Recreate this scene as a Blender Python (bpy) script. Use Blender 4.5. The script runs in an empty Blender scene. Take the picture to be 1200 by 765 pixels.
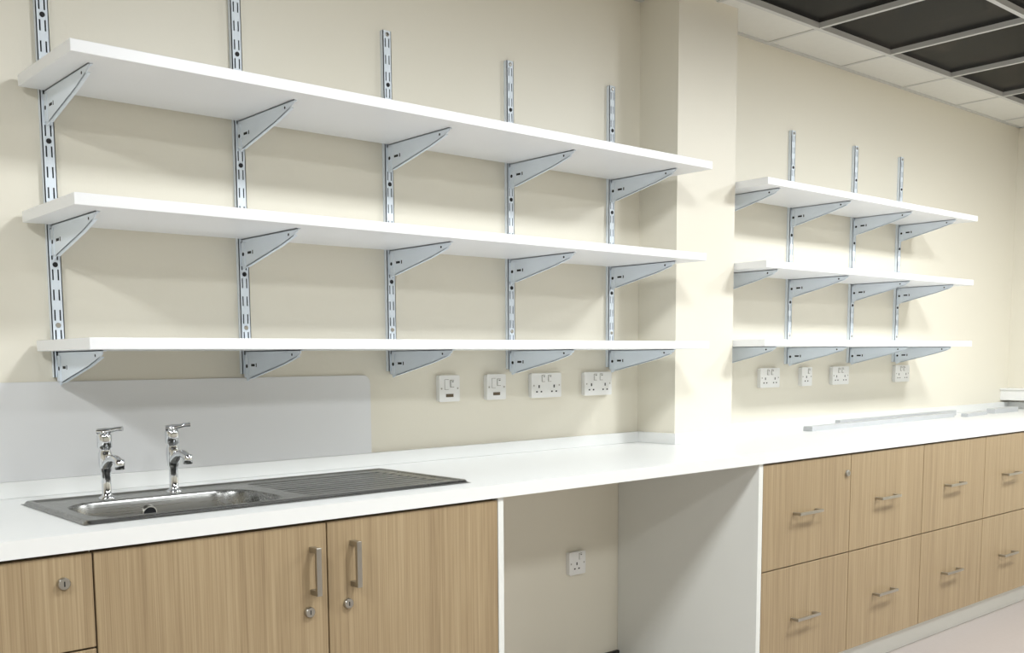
import bpy, bmesh, math, random
import numpy as np
from mathutils import Vector, Matrix
random.seed(3)
S=0.88; ZF=-0.10            # survey units -> metres, floor level in survey units
def T(p): return Vector((p[0]*S, p[1]*S, (p[2]-ZF)*S))
sc=bpy.context.scene
# ---------------------------------------------------------------- materials
def new_mat(name):
    m=bpy.data.materials.new(name); m.use_nodes=True
    nt=m.node_tree; b=nt.nodes['Principled BSDF']; return m,nt,b
def lin(c):
    return tuple(((v/255)/12.92 if v/255<=0.04045 else ((v/255+0.055)/1.055)**2.4) for v in c)+(1,)
def plain(name,rgb,rough=.5,metal=0,var=.03,scale=8,bump=0,bscale=200,spec=.5,coat=0):
    m,nt,b=new_mat(name); N=nt.nodes; L=nt.links
    tc=N.new('ShaderNodeTexCoord'); no=N.new('ShaderNodeTexNoise'); no.inputs['Scale'].default_value=scale; no.inputs['Detail'].default_value=4
    L.new(tc.outputs['Object'],no.inputs['Vector'])
    mx=N.new('ShaderNodeMix'); mx.data_type='RGBA'
    c=lin(rgb); mx.inputs[6].default_value=tuple(v*(1-var) for v in c[:3])+(1,); mx.inputs[7].default_value=tuple(min(1,v*(1+var)) for v in c[:3])+(1,)
    L.new(no.outputs['Fac'],mx.inputs[0]); L.new(mx.outputs[2],b.inputs['Base Color'])
    b.inputs['Roughness'].default_value=rough; b.inputs['Metallic'].default_value=metal; b.inputs['Specular IOR Level'].default_value=spec
    b.inputs['Coat Weight'].default_value=coat
    if bump:
        n2=N.new('ShaderNodeTexNoise'); n2.inputs['Scale'].default_value=bscale; L.new(tc.outputs['Object'],n2.inputs['Vector'])
        bp=N.new('ShaderNodeBump'); bp.inputs['Strength'].default_value=bump; bp.inputs['Distance'].default_value=.002
        L.new(n2.outputs['Fac'],bp.inputs['Height']); L.new(bp.outputs[0],b.inputs['Normal'])
    return m
def wood():
    m,nt,b=new_mat('light_oak'); N=nt.nodes; L=nt.links
    tc=N.new('ShaderNodeTexCoord')
    def noise(sx,sz,detail,dist=0):
        mp=N.new('ShaderNodeMapping'); mp.inputs['Scale'].default_value=(sx,sx,sz); L.new(tc.outputs['Object'],mp.inputs['Vector'])
        n=N.new('ShaderNodeTexNoise'); n.inputs['Scale'].default_value=1; n.inputs['Detail'].default_value=detail; n.inputs['Distortion'].default_value=dist
        L.new(mp.outputs[0],n.inputs['Vector']); return n
    a=noise(95,.6,3,0); f=noise(380,4,4); g=noise(6,.2,2)
    m1=N.new('ShaderNodeMath'); m1.operation='MULTIPLY_ADD'; m1.inputs[1].default_value=.28; L.new(a.outputs['Fac'],m1.inputs[0])
    m2=N.new('ShaderNodeMath'); m2.operation='MULTIPLY'; m2.inputs[1].default_value=.56; L.new(f.outputs['Fac'],m2.inputs[0]); L.new(m2.outputs[0],m1.inputs[2])
    m3=N.new('ShaderNodeMath'); m3.operation='MULTIPLY_ADD'; m3.inputs[1].default_value=.16; L.new(g.outputs['Fac'],m3.inputs[0]); L.new(m1.outputs[0],m3.inputs[2])
    r=N.new('ShaderNodeValToRGB'); r.color_ramp.elements[0].position=.32; r.color_ramp.elements[1].position=.68
    r.color_ramp.elements[0].color=lin((136,115,87)); r.color_ramp.elements[1].color=lin((176,156,124))
    e=r.color_ramp.elements.new(.50); e.color=lin((158,137,105))
    L.new(m3.outputs[0],r.inputs[0]); L.new(r.outputs[0],b.inputs['Base Color']); b.inputs['Roughness'].default_value=.42
    bp=N.new('ShaderNodeBump'); bp.inputs['Strength'].default_value=.08; bp.inputs['Distance'].default_value=.001
    L.new(f.outputs['Fac'],bp.inputs['Height']); L.new(bp.outputs[0],b.inputs['Normal'])
    return m
def steel():
    m,nt,b=new_mat('brushed_steel'); N=nt.nodes; L=nt.links
    tc=N.new('ShaderNodeTexCoord'); mp=N.new('ShaderNodeMapping'); mp.inputs['Scale'].default_value=(4,260,260)
    n=N.new('ShaderNodeTexNoise'); n.inputs['Scale'].default_value=1; n.inputs['Detail'].default_value=3
    L.new(tc.outputs['Object'],mp.inputs[0]); L.new(mp.outputs[0],n.inputs['Vector'])
    r=N.new('ShaderNodeMapRange'); r.inputs[3].default_value=.2; r.inputs[4].default_value=.36; L.new(n.outputs['Fac'],r.inputs[0]); L.new(r.outputs[0],b.inputs['Roughness'])
    b.inputs['Base Color'].default_value=lin((146,146,143)); b.inputs['Metallic'].default_value=1
    return m
M_wall=plain('cream_wall_paint',(231,226,211),.42,var=.012,scale=1.5,bump=.12,bscale=90,spec=.4)
M_white=plain('white_laminate',(232,233,231),.3,var=.01)
M_shelf=plain('white_shelf_laminate',(240,241,242),.38,var=.01)
M_panel=plain('white_board',(226,227,222),.5,var=.015)
M_splash=plain('grey_white_splashback',(228,229,230),.28,var=.01,scale=2)
M_rail=plain('pale_blue_grey_powdercoat',(230,239,248),.55,var=.02)
M_dark=plain('dark_recess',(26,27,30),.7)
M_slot=plain('slot_shadow_grey',(60,64,70),.7)
M_wood=wood(); M_steel=steel()
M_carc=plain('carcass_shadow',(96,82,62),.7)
M_chrome=plain('chrome',(215,217,220),.07,metal=1,var=.01)
M_satin=plain('satin_nickel',(180,177,170),.28,metal=1,var=.02)
M_plastic=plain('white_plastic',(238,238,236),.3,var=.01)
M_trunk=plain('off_white_pvc',(188,190,192),.35,var=.01)
M_floor=plain('pinkish_grey_vinyl',(166,157,151),.5,var=.05,scale=60)
M_tile=plain('white_ceiling_tile',(226,225,219),.85,var=.03,scale=40,bump=.3,bscale=300)
M_grid=plain('ceiling_grid_white',(205,205,202),.5)
M_black=plain('black_skirting',(24,24,25),.45)
def darktile():
    m,nt,b=new_mat('dark_glossy_ceiling_panel'); N=nt.nodes; L=nt.links
    tc=N.new('ShaderNodeTexCoord'); n=N.new('ShaderNodeTexNoise'); n.inputs['Scale'].default_value=3.2; n.inputs['Detail'].default_value=6; n.inputs['Distortion'].default_value=1
    L.new(tc.outputs['Object'],n.inputs['Vector'])
    r=N.new('ShaderNodeValToRGB'); r.color_ramp.elements[0].position=.5; r.color_ramp.elements[0].color=lin((7,7,8)); r.color_ramp.elements[1].position=.85; r.color_ramp.elements[1].color=lin((58,50,45))  # lighter noise patches paint smudgy reflections into the near-black tile colour
    L.new(n.outputs['Fac'],r.inputs[0]); L.new(r.outputs[0],b.inputs['Base Color']); b.inputs['Roughness'].default_value=.2; b.inputs['IOR'].default_value=1.1
    return m
M_dtile=darktile()
def emis(name,rgb,s):
    m,nt,b=new_mat(name); b.inputs['Emission Color'].default_value=lin(rgb); b.inputs['Emission Strength'].default_value=s; return m
M_lamp=emis('lamp_diffuser',(250,252,255),5)
# ---------------------------------------------------------------- mesh builder
class B:
    def __init__(s): s.v=[];s.f=[];s.m=[];s.sm=[];s.mats=[]
    def mi(s,m):
        if m not in s.mats: s.mats.append(m)
        return s.mats.index(m)
    def add(s,vs,fs,mat,smooth=False):
        o=len(s.v); s.v+= [tuple(v) for v in vs]; i=s.mi(mat)
        for f in fs: s.f.append([o+k for k in f]); s.m.append(i); s.sm.append(smooth)
    def box(s,x0,x1,y0,y1,z0,z1,mat):
        vs=[(x,y,z) for x in (x0,x1) for y in (y0,y1) for z in (z0,z1)]
        s.add(vs,[(0,1,3,2),(4,6,7,5),(0,4,5,1),(2,3,7,6),(0,2,6,4),(1,5,7,3)],mat)
    def prism(s,poly,axis,a,b,mat):
        def mk(p,t):
            q=list(p); q.insert(axis,t); return tuple(q)
        n=len(poly); vs=[mk(p,a) for p in poly]+[mk(p,b) for p in poly]
        fs=[tuple(range(n))[::-1],tuple(range(n,2*n))]+[(i,(i+1)%n,n+(i+1)%n,n+i) for i in range(n)]
        s.add(vs,fs,mat)
    def tube(s,pts,rad,mat,seg=20,caps=True):
        pts=[Vector(p) for p in pts]; n=len(pts)
        if not hasattr(rad,'__len__'): rad=[rad]*n
        vs=[];prev=None
        for i,p in enumerate(pts):
            d=(pts[min(i+1,n-1)]-pts[max(i-1,0)])
            if d.length<1e-9: d=prevd
            d.normalize(); prevd=d
            if prev is None:
                a=Vector((1,0,0)) if abs(d.x)<.9 else Vector((0,1,0)); u=(a-d*a.dot(d)).normalized()
            else: u=(prev-d*prev.dot(d)).normalized()
            prev=u; w=d.cross(u)
            for k in range(seg):
                t=2*math.pi*k/seg; vs.append(p+(u*math.cos(t)+w*math.sin(t))*rad[i])
        fs=[(i*seg+k,i*seg+(k+1)%seg,(i+1)*seg+(k+1)%seg,(i+1)*seg+k) for i in range(n-1) for k in range(seg)]
        s.add(vs,fs,mat,True)
        if caps:
            s.add(vs[:seg],[tuple(range(seg))[::-1]],mat); s.add(vs[-seg:],[tuple(range(seg))],mat)
    def lathe(s,c,prof,mat,seg=28,axis=(0,0,1)):
        ax=Vector(axis); c=Vector(c)
        s.tube([c+ax*h for h,r in prof],[r for h,r in prof],mat,seg)
    def out(s,name,bevel=0,parent=None,seg=2):
        me=bpy.data.meshes.new(name); me.from_pydata([T(v) for v in s.v],[],s.f)
        for m in s.mats: me.materials.append(m)
        me.polygons.foreach_set('material_index',s.m); me.polygons.foreach_set('use_smooth',s.sm); me.update()
        bm=bmesh.new(); bm.from_mesh(me); bmesh.ops.recalc_face_normals(bm,faces=bm.faces); bm.to_mesh(me); bm.free()
        ob=bpy.data.objects.new(name,me); sc.collection.objects.link(ob)
        if bevel:
            md=ob.modifiers.new('bevel','BEVEL'); md.width=bevel; md.segments=seg; md.limit_method='ANGLE'; md.angle_limit=math.radians(50)
        if parent: ob.parent=parent
        return ob
def empty(name):
    e=bpy.data.objects.new(name,None); sc.collection.objects.link(e); e.empty_display_size=.1; return e
def rrect(x0,x1,z0,z1,r,corners=(1,1,1,1),n=8):
    pts=[]
    for (cx,cz,a0,on,px,pz) in ((x1-r,z0+r,-90,corners[0],x1,z0),(x1-r,z1-r,0,corners[1],x1,z1),(x0+r,z1-r,90,corners[2],x0,z1),(x0+r,z0+r,180,corners[3],x0,z0)):
        if not on: pts.append((px,pz)); continue
        for k in range(n+1):
            a=math.radians(a0+90*k/n); pts.append((cx+r*math.cos(a),cz+r*math.sin(a)))
    return pts
# ---------------------------------------------------------------- room
XL,XR,YF,H=-3.2,7.32,-6.2,2.81
b=B(); b.box(XL-.1,XR+.1,0,.12,ZF,H+.1,M_wall); b.out('wall_back')
CX0,CX1,CY=3.46,3.865,-.207
b=B(); b.box(CX0,CX1,CY,0,ZF,H,M_wall); b.out('structural_pillar')
b=B(); b.box(XR,XR+.12,YF,0,ZF,H+.1,M_wall); b.out('wall_right')
b=B(); b.box(XL-.12,XL,YF,0,ZF,H+.1,M_wall); b.out('wall_left')
b=B(); b.box(XL-.1,XR+.1,YF-.12,YF,ZF,H+.1,M_wall); b.out('wall_front')
b=B(); b.box(XL-.1,XR+.1,YF-.1,.1,ZF-.08,ZF,M_floor); b.out('floor')
b=B(); b.box(XL-.1,XR+.1,YF-.1,.1,H+.02,H+.12,M_dtile)
b.box(XL,XR,-.285,0,H,H+.021,M_tile)
b.out('ceiling')
b=B(); yb=[-.285-.68*i for i in range(0,9)]; xb=[4.38-.66*i for i in range(-4,12)]
for y in yb: b.box(XL,XR,y-.011,y+.011,H-.006,H+.02,M_grid)
for x in xb:
    if XL<x<XR: b.box(x-.010,x+.010,YF,0,H-.004,H+.02,M_grid)
b.box(XL,XR,-.022,0,H-.005,H,M_grid); b.box(XR-.022,XR,YF,0,H-.005,H,M_grid)
b.out('trim_1')
b=B(); b.box(2.02,3.33,-.014,0,ZF,.0,M_black); b.out('baseboard_back')
b=B(); b.box(XL,XL+.014,YF,-.01,ZF,.0,M_black); b.out('baseboard_left')
b=B(); b.box(XL,XR,YF,YF+.014,ZF,.0,M_black); b.out('baseboard_front')
# ---------------------------------------------------------------- worktop
ZT,ZB,YC=.926,.886,-.73
SX0,SX1,SY0,SY1=.800,1.96,-.636,-.158
WX0=-1.2; YW=-.001
b=B()
hx0,hx1,hy0,hy1=SX0+.02,SX1-.02,SY0+.02,SY1-.02
b.box(WX0,hx0,YC,YW,ZB,ZT,M_white); b.box(hx0,hx1,YC,hy0,ZB,ZT,M_white); b.box(hx0,hx1,hy1,YW,ZB,ZT,M_white)
b.box(hx1,CX0-.001,YC,YW,ZB,ZT,M_white); b.box(CX0-.001,CX1+.001,YC,CY-.001,ZB,ZT,M_white); b.box(CX1+.001,XR-.001,YC,YW,ZB,ZT,M_white)
b.out('worktop')
b=B(); U=.02; ZU=.972
b.box(WX0,CX0,-U,0,ZT,ZU,M_white); b.box(CX0-U,CX0,CY,-U,ZT,ZU,M_white); b.box(CX0-U,CX1+U,CY-U,CY,ZT,ZU,M_white)
b.box(CX1,CX1+U,CY,-U,ZT,ZU,M_white); b.box(CX1,XR,-U,0,ZT,ZU,M_white); b.box(XR-U,XR,YC,-U,ZT,ZU,M_white)
b.out('trim_2',.0015)
b=B(); b.prism(rrect(WX0,2.025,ZU,1.246,.03,(0,1,0,0)),1,-.010,-.001,M_splash); b.out('splashback_panel',.001)
# ---------------------------------------------------------------- sink
def sdrr(x,y,cx,cy,hx,hy,r):
    qx=np.abs(x-cx)-hx+r; qy=np.abs(y-cy)-hy+r
    return np.minimum(np.maximum(qx,qy),0)+np.hypot(np.maximum(qx,0),np.maximum(qy,0))-r
nx,ny=420,190
X,Y=np.meshgrid(np.linspace(SX0,SX1,nx),np.linspace(SY0,SY1,ny),indexing='ij')
def ss(a,b_,t): t=np.clip((t-a)/(b_-a),0,1); return t*t*(3-2*t)
Z=np.full_like(X,ZT+.010)
so=sdrr(X,Y,(SX0+SX1)/2,(SY0+SY1)/2,(SX1-SX0)/2,(SY1-SY0)/2,.02)
Z-= .009*ss(-.012,0,so)                    # outer lip
Z-= .004*ss(.02,.03,-so)                   # recessed deck
bx,by,bhx,bhy=1.11,-.45,.26,.16
bs=sdrr(X,Y,bx,by,bhx,bhy,.10)
Z-= .165*ss(.0,.035,-bs)
gr=sdrr(X,Y,1.665,-.40,.245,.185,.02)
mask=ss(0,.02,-gr)
Z-= mask*(.002+.005*ss(-.3,.6,np.cos((Y+.4)*2*math.pi/.041)))
b=B(); vs=[(X[i,j],Y[i,j],Z[i,j]) for i in range(nx) for j in range(ny)]
fs=[(i*ny+j,(i+1)*ny+j,(i+1)*ny+j+1,i*ny+j+1) for i in range(nx-1) for j in range(ny-1)]
b.add(vs,fs,M_steel,True)
oy=by+bhy; ox=1.09
b.tube([(ox,oy-.004,ZT-.033),(ox,oy-.017,ZT-.037)],.020,M_satin,24)
b.tube([(ox,oy-.01,ZT-.035),(ox,oy-.018,ZT-.0375)],.0175,M_dark,24)
b.tube([(bx,by,ZT-.162),(bx,by,ZT-.155)],.045,M_satin,28); b.tube([(bx,by,ZT-.156),(bx,by,ZT-.153)],.032,M_dark,24)
b.out('kitchen_sink')
# ---------------------------------------------------------------- taps
def tap(x,y,ang):
    z=ZT+.006; b=B()
    b.lathe((x,y,z),[(0,.022),(.005,.022),(.009,.016),(.014,.0125),(.085,.0125),(.092,.0155),(.115,.0175),(.135,.0185),(.15,.0175),(.158,.015),(.166,.015),(.170,.0195),(.208,.0195),(.216,.016),(.218,.0)],M_chrome)
    P=[]
    for k in range(13):
        t=k/12; P.append((x+.006*t,y-.004-.080*t,z+.108+.026*math.sin(t*2.6)+.004*t))
    b.tube(P,[.015-.003*k/12 for k in range(13)],M_chrome,18)
    e=P[-1]; b.lathe((e[0],e[1],e[2]+.012),[(0,.008),(-.003,.0135),(-.032,.0135),(-.034,.011)],M_chrome)
    dx,dy=math.cos(ang),math.sin(ang)
    q=[(x+dx*r,y+dy*r,z+.222+h) for r,h in ((-.018,0),(.005,.001),(.02,.004),(.036,.008),(.050,.009))]
    b.tube(q,[.009,.011,.008,.0072,.0085],M_chrome,14)
    b.lathe((x,y,z+.208),[(0,.012),(.01,.012),(.018,.010),(.024,.002)],M_chrome)
    b.v=[(p[0],p[1],z+(p[2]-z)*.82) for p in b.v]
    b.out('pillar_tap')
tap(.997,-.248,math.radians(-40)); tap(1.191,-.240,math.radians(-15))
# ---------------------------------------------------------------- cabinets
YD=-.70; FT=.022
def handle_v(b,x,z0,z1):
    y=YD-FT; b.box(x-.0075,x+.0075,y-.036,y-.026,z0,z1,M_satin)
    for z in (z0,z1-.014): b.box(x-.0075,x+.0075,y-.027,y,z,z+.014,M_satin)
def handle_h(b,x0,x1,z):
    y=YD-FT; b.box(x0,x1,y-.036,y-.028,z-.006,z+.006,M_satin)
    for x in (x0,x1-.012): b.box(x,x+.012,y-.029,y,z-.006,z+.006,M_satin)
def lock(b,x,z):
    y=YD-FT; b.tube([(x,y,z),(x,y-.008,z),(x,y-.010,z)],[.014,.014,.012],M_satin,22); b.box(x-.0015,x+.0015,y-.0108,y-.009,z-.006,z+.006,M_dark)
FZ0,FZ1=.017,.880
def front(name,x0,x1,z0,z1,par,fn=None):
    b=B(); b.box(x0+.0022,x1-.0022,YD-FT,YD,z0+.0022,z1-.0022,M_wood); o=b.out(name,.0012,par)
    if fn:
        h=B(); fn(h); h.out(name+'_handle',.0012,par)
def carcass(x0,x1,par,yb=-.02):
    b=B(); b.box(x0,x1,YD+.001,yb,FZ0,FZ0+.02,M_panel)
    b.box(x0,x0+.02,YD+.001,yb,FZ0,ZB-.001,M_panel); b.box(x1-.02,x1,YD+.001,yb,FZ0,ZB-.001,M_panel)
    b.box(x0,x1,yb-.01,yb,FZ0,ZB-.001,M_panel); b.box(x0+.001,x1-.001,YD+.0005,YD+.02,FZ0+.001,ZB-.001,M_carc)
    b.out('carcass',0,par)
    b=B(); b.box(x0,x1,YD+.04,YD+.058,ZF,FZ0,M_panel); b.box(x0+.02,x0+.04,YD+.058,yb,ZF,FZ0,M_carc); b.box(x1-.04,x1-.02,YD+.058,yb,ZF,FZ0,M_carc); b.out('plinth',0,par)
e=empty('drawer_cabinet'); carcass(.15,.786,e)
front('drawer_top',.15,.786,.662,FZ1,e,lambda h:lock(h,.719,.818))
front('drawer_middle',.15,.786,.34,.662,e,lambda h:handle_h(h,.37,.57,.55)); front('drawer_bottom',.15,.786,FZ0,.34,e,lambda h:handle_h(h,.37,.57,.23))
e=empty('drawer_cabinet'); carcass(-.6,.15,e)
front('drawer_top',-.6,.15,.662,FZ1,e); front('drawer_middle',-.6,.15,.34,.662,e,lambda h:handle_h(h,-.3,-.1,.55)); front('drawer_bottom',-.6,.15,FZ0,.34,e,lambda h:handle_h(h,-.3,-.1,.23))
e=empty('sink_base_cabinet')
b=B(); b.box(.786,1.99,YD+.001,-.02,FZ0,FZ0+.02,M_panel); b.box(.786,.806,YD+.001,-.02,FZ0,ZB-.001,M_panel); b.box(1.972,1.99,YD+.001,-.02,FZ0,ZB-.001,M_panel)
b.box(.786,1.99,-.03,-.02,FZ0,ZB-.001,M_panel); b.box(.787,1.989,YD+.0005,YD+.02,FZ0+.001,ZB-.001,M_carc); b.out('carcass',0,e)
b=B(); b.box(.786,1.99,YD+.04,YD+.058,ZF,FZ0,M_panel); b.out('plinth',0,e)
front('door_left',.786,1.3925,FZ0,FZ1,e,lambda h:(handle_v(h,1.346,.694,.820),lock(h,1.333,.649)))
front('door_right',1.3925,1.99,FZ0,FZ1,e,lambda h:(handle_v(h,1.470,.698,.822),lock(h,1.452,.653)))
b=B(); b.box(1.991,2.013,YD-FT,-.001,ZF,ZB-.001,M_panel); b.out('cabinet_end_panel',.001)
xs=[3.36,4.008,4.66,5.32,5.97,6.62,7.30]
for i in range(0,6,2):
    e=empty('drawer_cabinet'); carcass(xs[i],xs[i+2],e,-.215 if i==0 else -.02)
    for j in (i,i+1):
        c=(xs[j]+xs[j+1])/2-.028
        front('drawer_upper_%d'%j,xs[j],xs[j+1],.455,FZ1,e,lambda h,c=c,j=j:(handle_h(h,c-.085,c+.085,.668), lock(h,xs[j+1]-.033,.80) if j in(0,) else None))
        front('drawer_lower_%d'%j,xs[j],xs[j+1],FZ0,.455,e,lambda h,c=c:handle_h(h,c-.085,c+.085,.235))
b=B(); b.box(3.332,3.359,YD-FT,-.001,ZF,ZB-.001,M_panel); b.out('cabinet_end_panel',.001)
# ---------------------------------------------------------------- shelving
RW,RD=.034,.018
def rail(x,z0,z1,par):
    b=B(); xa,xb_=x-RW/2,x+RW/2; yf=-RD
    b.box(xa,xa+.0025,yf,-.0005,z0,z1,M_rail); b.box(xb_-.0025,xb_,yf,-.0005,z0,z1,M_rail)
    b.box(xa+.0025,xb_-.0025,-.010,-.008,z0,z1,M_slot)
    cols=[xa,x-.0095,x-.0050,x+.0050,x+.0095,xb_]
    z=z1; rows=[]; k=0
    while z>z0+.001:
        a=z-.026
        rows.append((max(a,z0),z,False)); z=a
        if z<=z0: break
        a=z-.030; rows.append((max(a,z0),z,True)); z=a; k+=1
    for (a,c,sl) in rows:
        for i in range(5):
            if sl and i in(1,3): continue
            b.box(cols[i],cols[i+1],yf,yf+.0025,a,c,M_rail)
    for k,zz in enumerate(np.arange(z1-.013,z0,-.056*3)):
        b.tube([(x,yf,zz),(x,yf-.0025,zz),(x,yf-.003,zz)],[.007,.007,.005],M_satin if k%2==0 else M_dark,14)
    b.out('upright_rail',0,par)
def bracket(x,zt,L,par):
    b=B(); y0=-RD-.001; t=.006; hh=.096
    prof=[(y0,zt),(y0,zt-hh+.008),(y0-.006,zt-hh),(y0-.026,zt-hh+.008),(-L+.10,zt-.042),(-L+.02,zt-.020),(-L,zt-.010),(-L,zt)]
    b.prism(prof,0,x-t,x-t+.0035,M_rail)
    b.box(x-t,x+t,-L,y0,zt-.0035,zt,M_rail)
    b.prism([(y0-.026,zt-hh+.008),(-L+.10,zt-.042),(-L+.10,zt-.039),(y0-.026,zt-hh+.0115)],0,x-t,x+t,M_rail)
    b.prism([(-L+.10,zt-.042),(-L+.02,zt-.020),(-L+.02,zt-.017),(-L+.10,zt-.039)],0,x-t,x+t,M_rail)
    b.box(x-t,x+t,y0-.003,y0,zt-hh+.01,zt,M_rail)
    b.box(x-.0085,x-.0055,y0-.02,-RD+.006,zt-hh+.012,zt-.012,M_rail); b.box(x+.0055,x+.0085,y0-.02,-RD+.006,zt-hh+.012,zt-.012,M_rail)
    xx=x-.0088
    b.tube([(xx+.0005,y0-.012,zt-.048),(xx-.0003,y0-.012,zt-.048)],.006,M_dark,12)
    xf=x-t-.0003
    b.box(xf,xf+.001,y0-.060,y0-.036,zt-.049,zt-.041,M_dark)
    b.box(xf,xf+.001,y0-.072,y0-.066,zt-.051,zt-.039,M_dark)
    b.tube([(xf+.0008,-L+.05,zt-.014),(xf,-L+.05,zt-.014)],.004,M_dark,10)
    b.out('bracket',.0006,par,1)
def shelving(ups,x0s,x1s,zs,depth,L):
    e=empty('twin_slot_shelving_unit')
    for x in ups: rail(x,1.258,2.425,e)
    for z,x0,x1 in zip(zs,x0s,x1s):
        b=B(); b.box(x0,x1,-depth,-RD-.003,z-.03,z,M_shelf); b.out('shelf_board',.0015,e)
        for x in ups: bracket(x,z-.0302,L,e)
shelving([.967,1.548,2.118,2.690,3.265],(.893,.885,.905),(3.40,3.37,3.395),(2.072,1.711,1.361),.432,.36)
shelving([4.01,4.613,5.221,5.721],(3.875,3.875,3.875),(5.92,5.90,5.91),(2.072,1.716,1.373),.37,.34)
# ---------------------------------------------------------------- sockets
def socket(xc,zc,kind,name):
    w=.083 if kind=='double' else .0485; h=.049; b=B()
    def R(x0,x1,z0,z1,y0,y1,m): b.prism(rrect(x0,x1,z0,z1,.006),1,y0,y1,m)
    R(xc-w*.97,xc+w*.97,zc-h*.97,zc+h*.97,-.012,-.0002,M_plastic)
    R(xc-w,xc+w,zc-h,zc+h,-.022,-.012,M_plastic)
    f=-.0222
    for sx in (-1,1): b.tube([(xc+sx*(w-.012) if kind=='double' else xc+sx*(w-.010),f+.001,zc+.0),(xc+sx*(w-.012) if kind=='double' else xc+sx*(w-.010),f-.0008,zc)],.0035,M_satin,10)
    def pins(x,z):
        b.box(x-.0035,x+.0035,f,f+.001,z+.008,z+.020,M_dark)
        b.box(x-.017,x-.008,f,f+.001,z-.010,z-.004,M_dark); b.box(x+.008,x+.017,f,f+.001,z-.010,z-.004,M_dark)
    def sw(x,z): 
        b.box(x-.0095,x+.0095,f,f+.001,z-.0135,z+.0135,M_carc); b.box(x-.008,x+.008,f-.004,f+.001,z-.012,z+.012,M_plastic); b.box(x-.004,x+.004,f-.0045,f-.004,z+.006,z+.009,M_dark)
    if kind=='double':
        for s_ in(-1,1): pins(xc+s_*.042,zc-.018); sw(xc+s_*.018,zc+.028)
    elif kind=='single': pins(xc-.004,zc-.016); sw(xc+.018,zc+.028)
    else:
        sw(xc+.012,zc+.018); b.box(xc-.024,xc-.004,f,f+.001,zc-.004,zc+.034,M_carc); b.box(xc-.023,xc-.005,f-.002,f+.001,zc-.003,zc+.033,M_plastic)
        b.box(xc-.018,xc+.018,f,f+.001,zc-.032,zc-.020,M_carc)
    b.out(name,.0008)
for x,k in ((2.372,'spur'),(2.605,'spur')): socket(x,1.19,k,'fused_spur_switch')
for x in (2.875,3.18,4.445,5.115,5.80): socket(x,1.19,'double','double_wall_socket')
socket(4.78,1.19,'single','single_wall_socket'); socket(3.055,.434,'single','single_wall_socket')
# ---------------------------------------------------------------- loose trunking on worktop, sill trunking
def strip(x0,x1,y,w,h,ang,name,z=ZT):
    b=B(); b.box(-(x1-x0)/2,(x1-x0)/2,-w/2,w/2,0,h,M_trunk)
    c,s_=math.cos(ang),math.sin(ang); cx=(x0+x1)/2
    b.v=[(cx+p[0]*c-p[1]*s_, y+p[0]*s_+p[1]*c, z+p[2]) for p in b.v]; b.out(name,.001)
strip(4.50,6.1,-.19,.05,.024,.02,'plastic_trunking_length'); strip(4.95,6.3,-.105,.03,.03,.0,'plastic_trunking_length'); strip(6.15,6.5,-.22,.04,.02,.1,'plastic_trunking_length'); strip(6.6,6.95,-.2,.05,.03,0,'plastic_trunking_length')
b=B(); b.box(XR-.11,XR,-2.6,-.0,.985,1.055,M_plastic); b.box(XR-.12,XR,-2.6,0,1.055,1.066,M_plastic); b.out('trim_3',.002)
# ---------------------------------------------------------------- lights
def lamp(i,cx,cy,p,wx=.62,wy=.62):
    b=B(); b.box(cx-wx/2,cx+wx/2,cy-wy/2,cy+wy/2,H-.008,H+.005,M_lamp); 
    for q in ((cx-wx/2-.015,cx-wx/2),(cx+wx/2,cx+wx/2+.015)): b.box(q[0],q[1],cy-wy/2,cy+wy/2,H-.012,H+.01,M_grid)
    b.out('ceiling_and_fill_panel')
    l=bpy.data.lights.new('panel_and_fill_light','AREA'); l.shape='RECTANGLE'; l.size=.45*S; l.size_y=.45*S; l.energy=p; l.color=(.95,.985,1.0)
    o=bpy.data.objects.new('panel_and_fill_light',l); sc.collection.objects.link(o); o.location=T((cx,cy,H-.02))
for i,(x,y,p) in enumerate([(-.9,-2.0,40),(2.07,-2.0,39),(4.71,-2.0,46),(6.0,-2.0,34),(-.9,-4.0,18),(.75,-4.0,18),(3.4,-4.0,18),(6.03,-4.0,18)]): lamp(i,x,y,p)  # rear row, behind the camera: unseen panels added as fill light
w=bpy.data.worlds.new('world'); sc.world=w; w.use_nodes=True; w.node_tree.nodes['Background'].inputs[0].default_value=(.8,.85,1,1); w.node_tree.nodes['Background'].inputs[1].default_value=.3
# ---------------------------------------------------------------- camera
f,cx,cy,py,pz,yaw,pitch,roll=1189,563.9,545.1,-2.981,1.3,.706,-.1048,-.009236
fw=Vector((math.sin(yaw)*math.cos(pitch),math.cos(yaw)*math.cos(pitch),math.sin(pitch)))
r0=Vector((math.cos(yaw),-math.sin(yaw),0)); u0=r0.cross(fw); c,s_=math.cos(roll),math.sin(roll)
r=c*r0+s_*u0; u=-s_*r0+c*u0
cam=bpy.data.cameras.new('camera'); cam.sensor_width=36; cam.lens=f/1200*36; cam.shift_x=(600-cx)/1200; cam.shift_y=(cy-382.5)/1200
co=bpy.data.objects.new('camera',cam); sc.collection.objects.link(co)
m=Matrix((( r.x,u.x,-fw.x),(r.y,u.y,-fw.y),(r.z,u.z,-fw.z))).to_4x4(); m.translation=T((0,py,pz)); co.matrix_world=m
sc.camera=co; cam.clip_start=.01
sc.view_settings.view_transform='Standard'; sc.view_settings.exposure=0
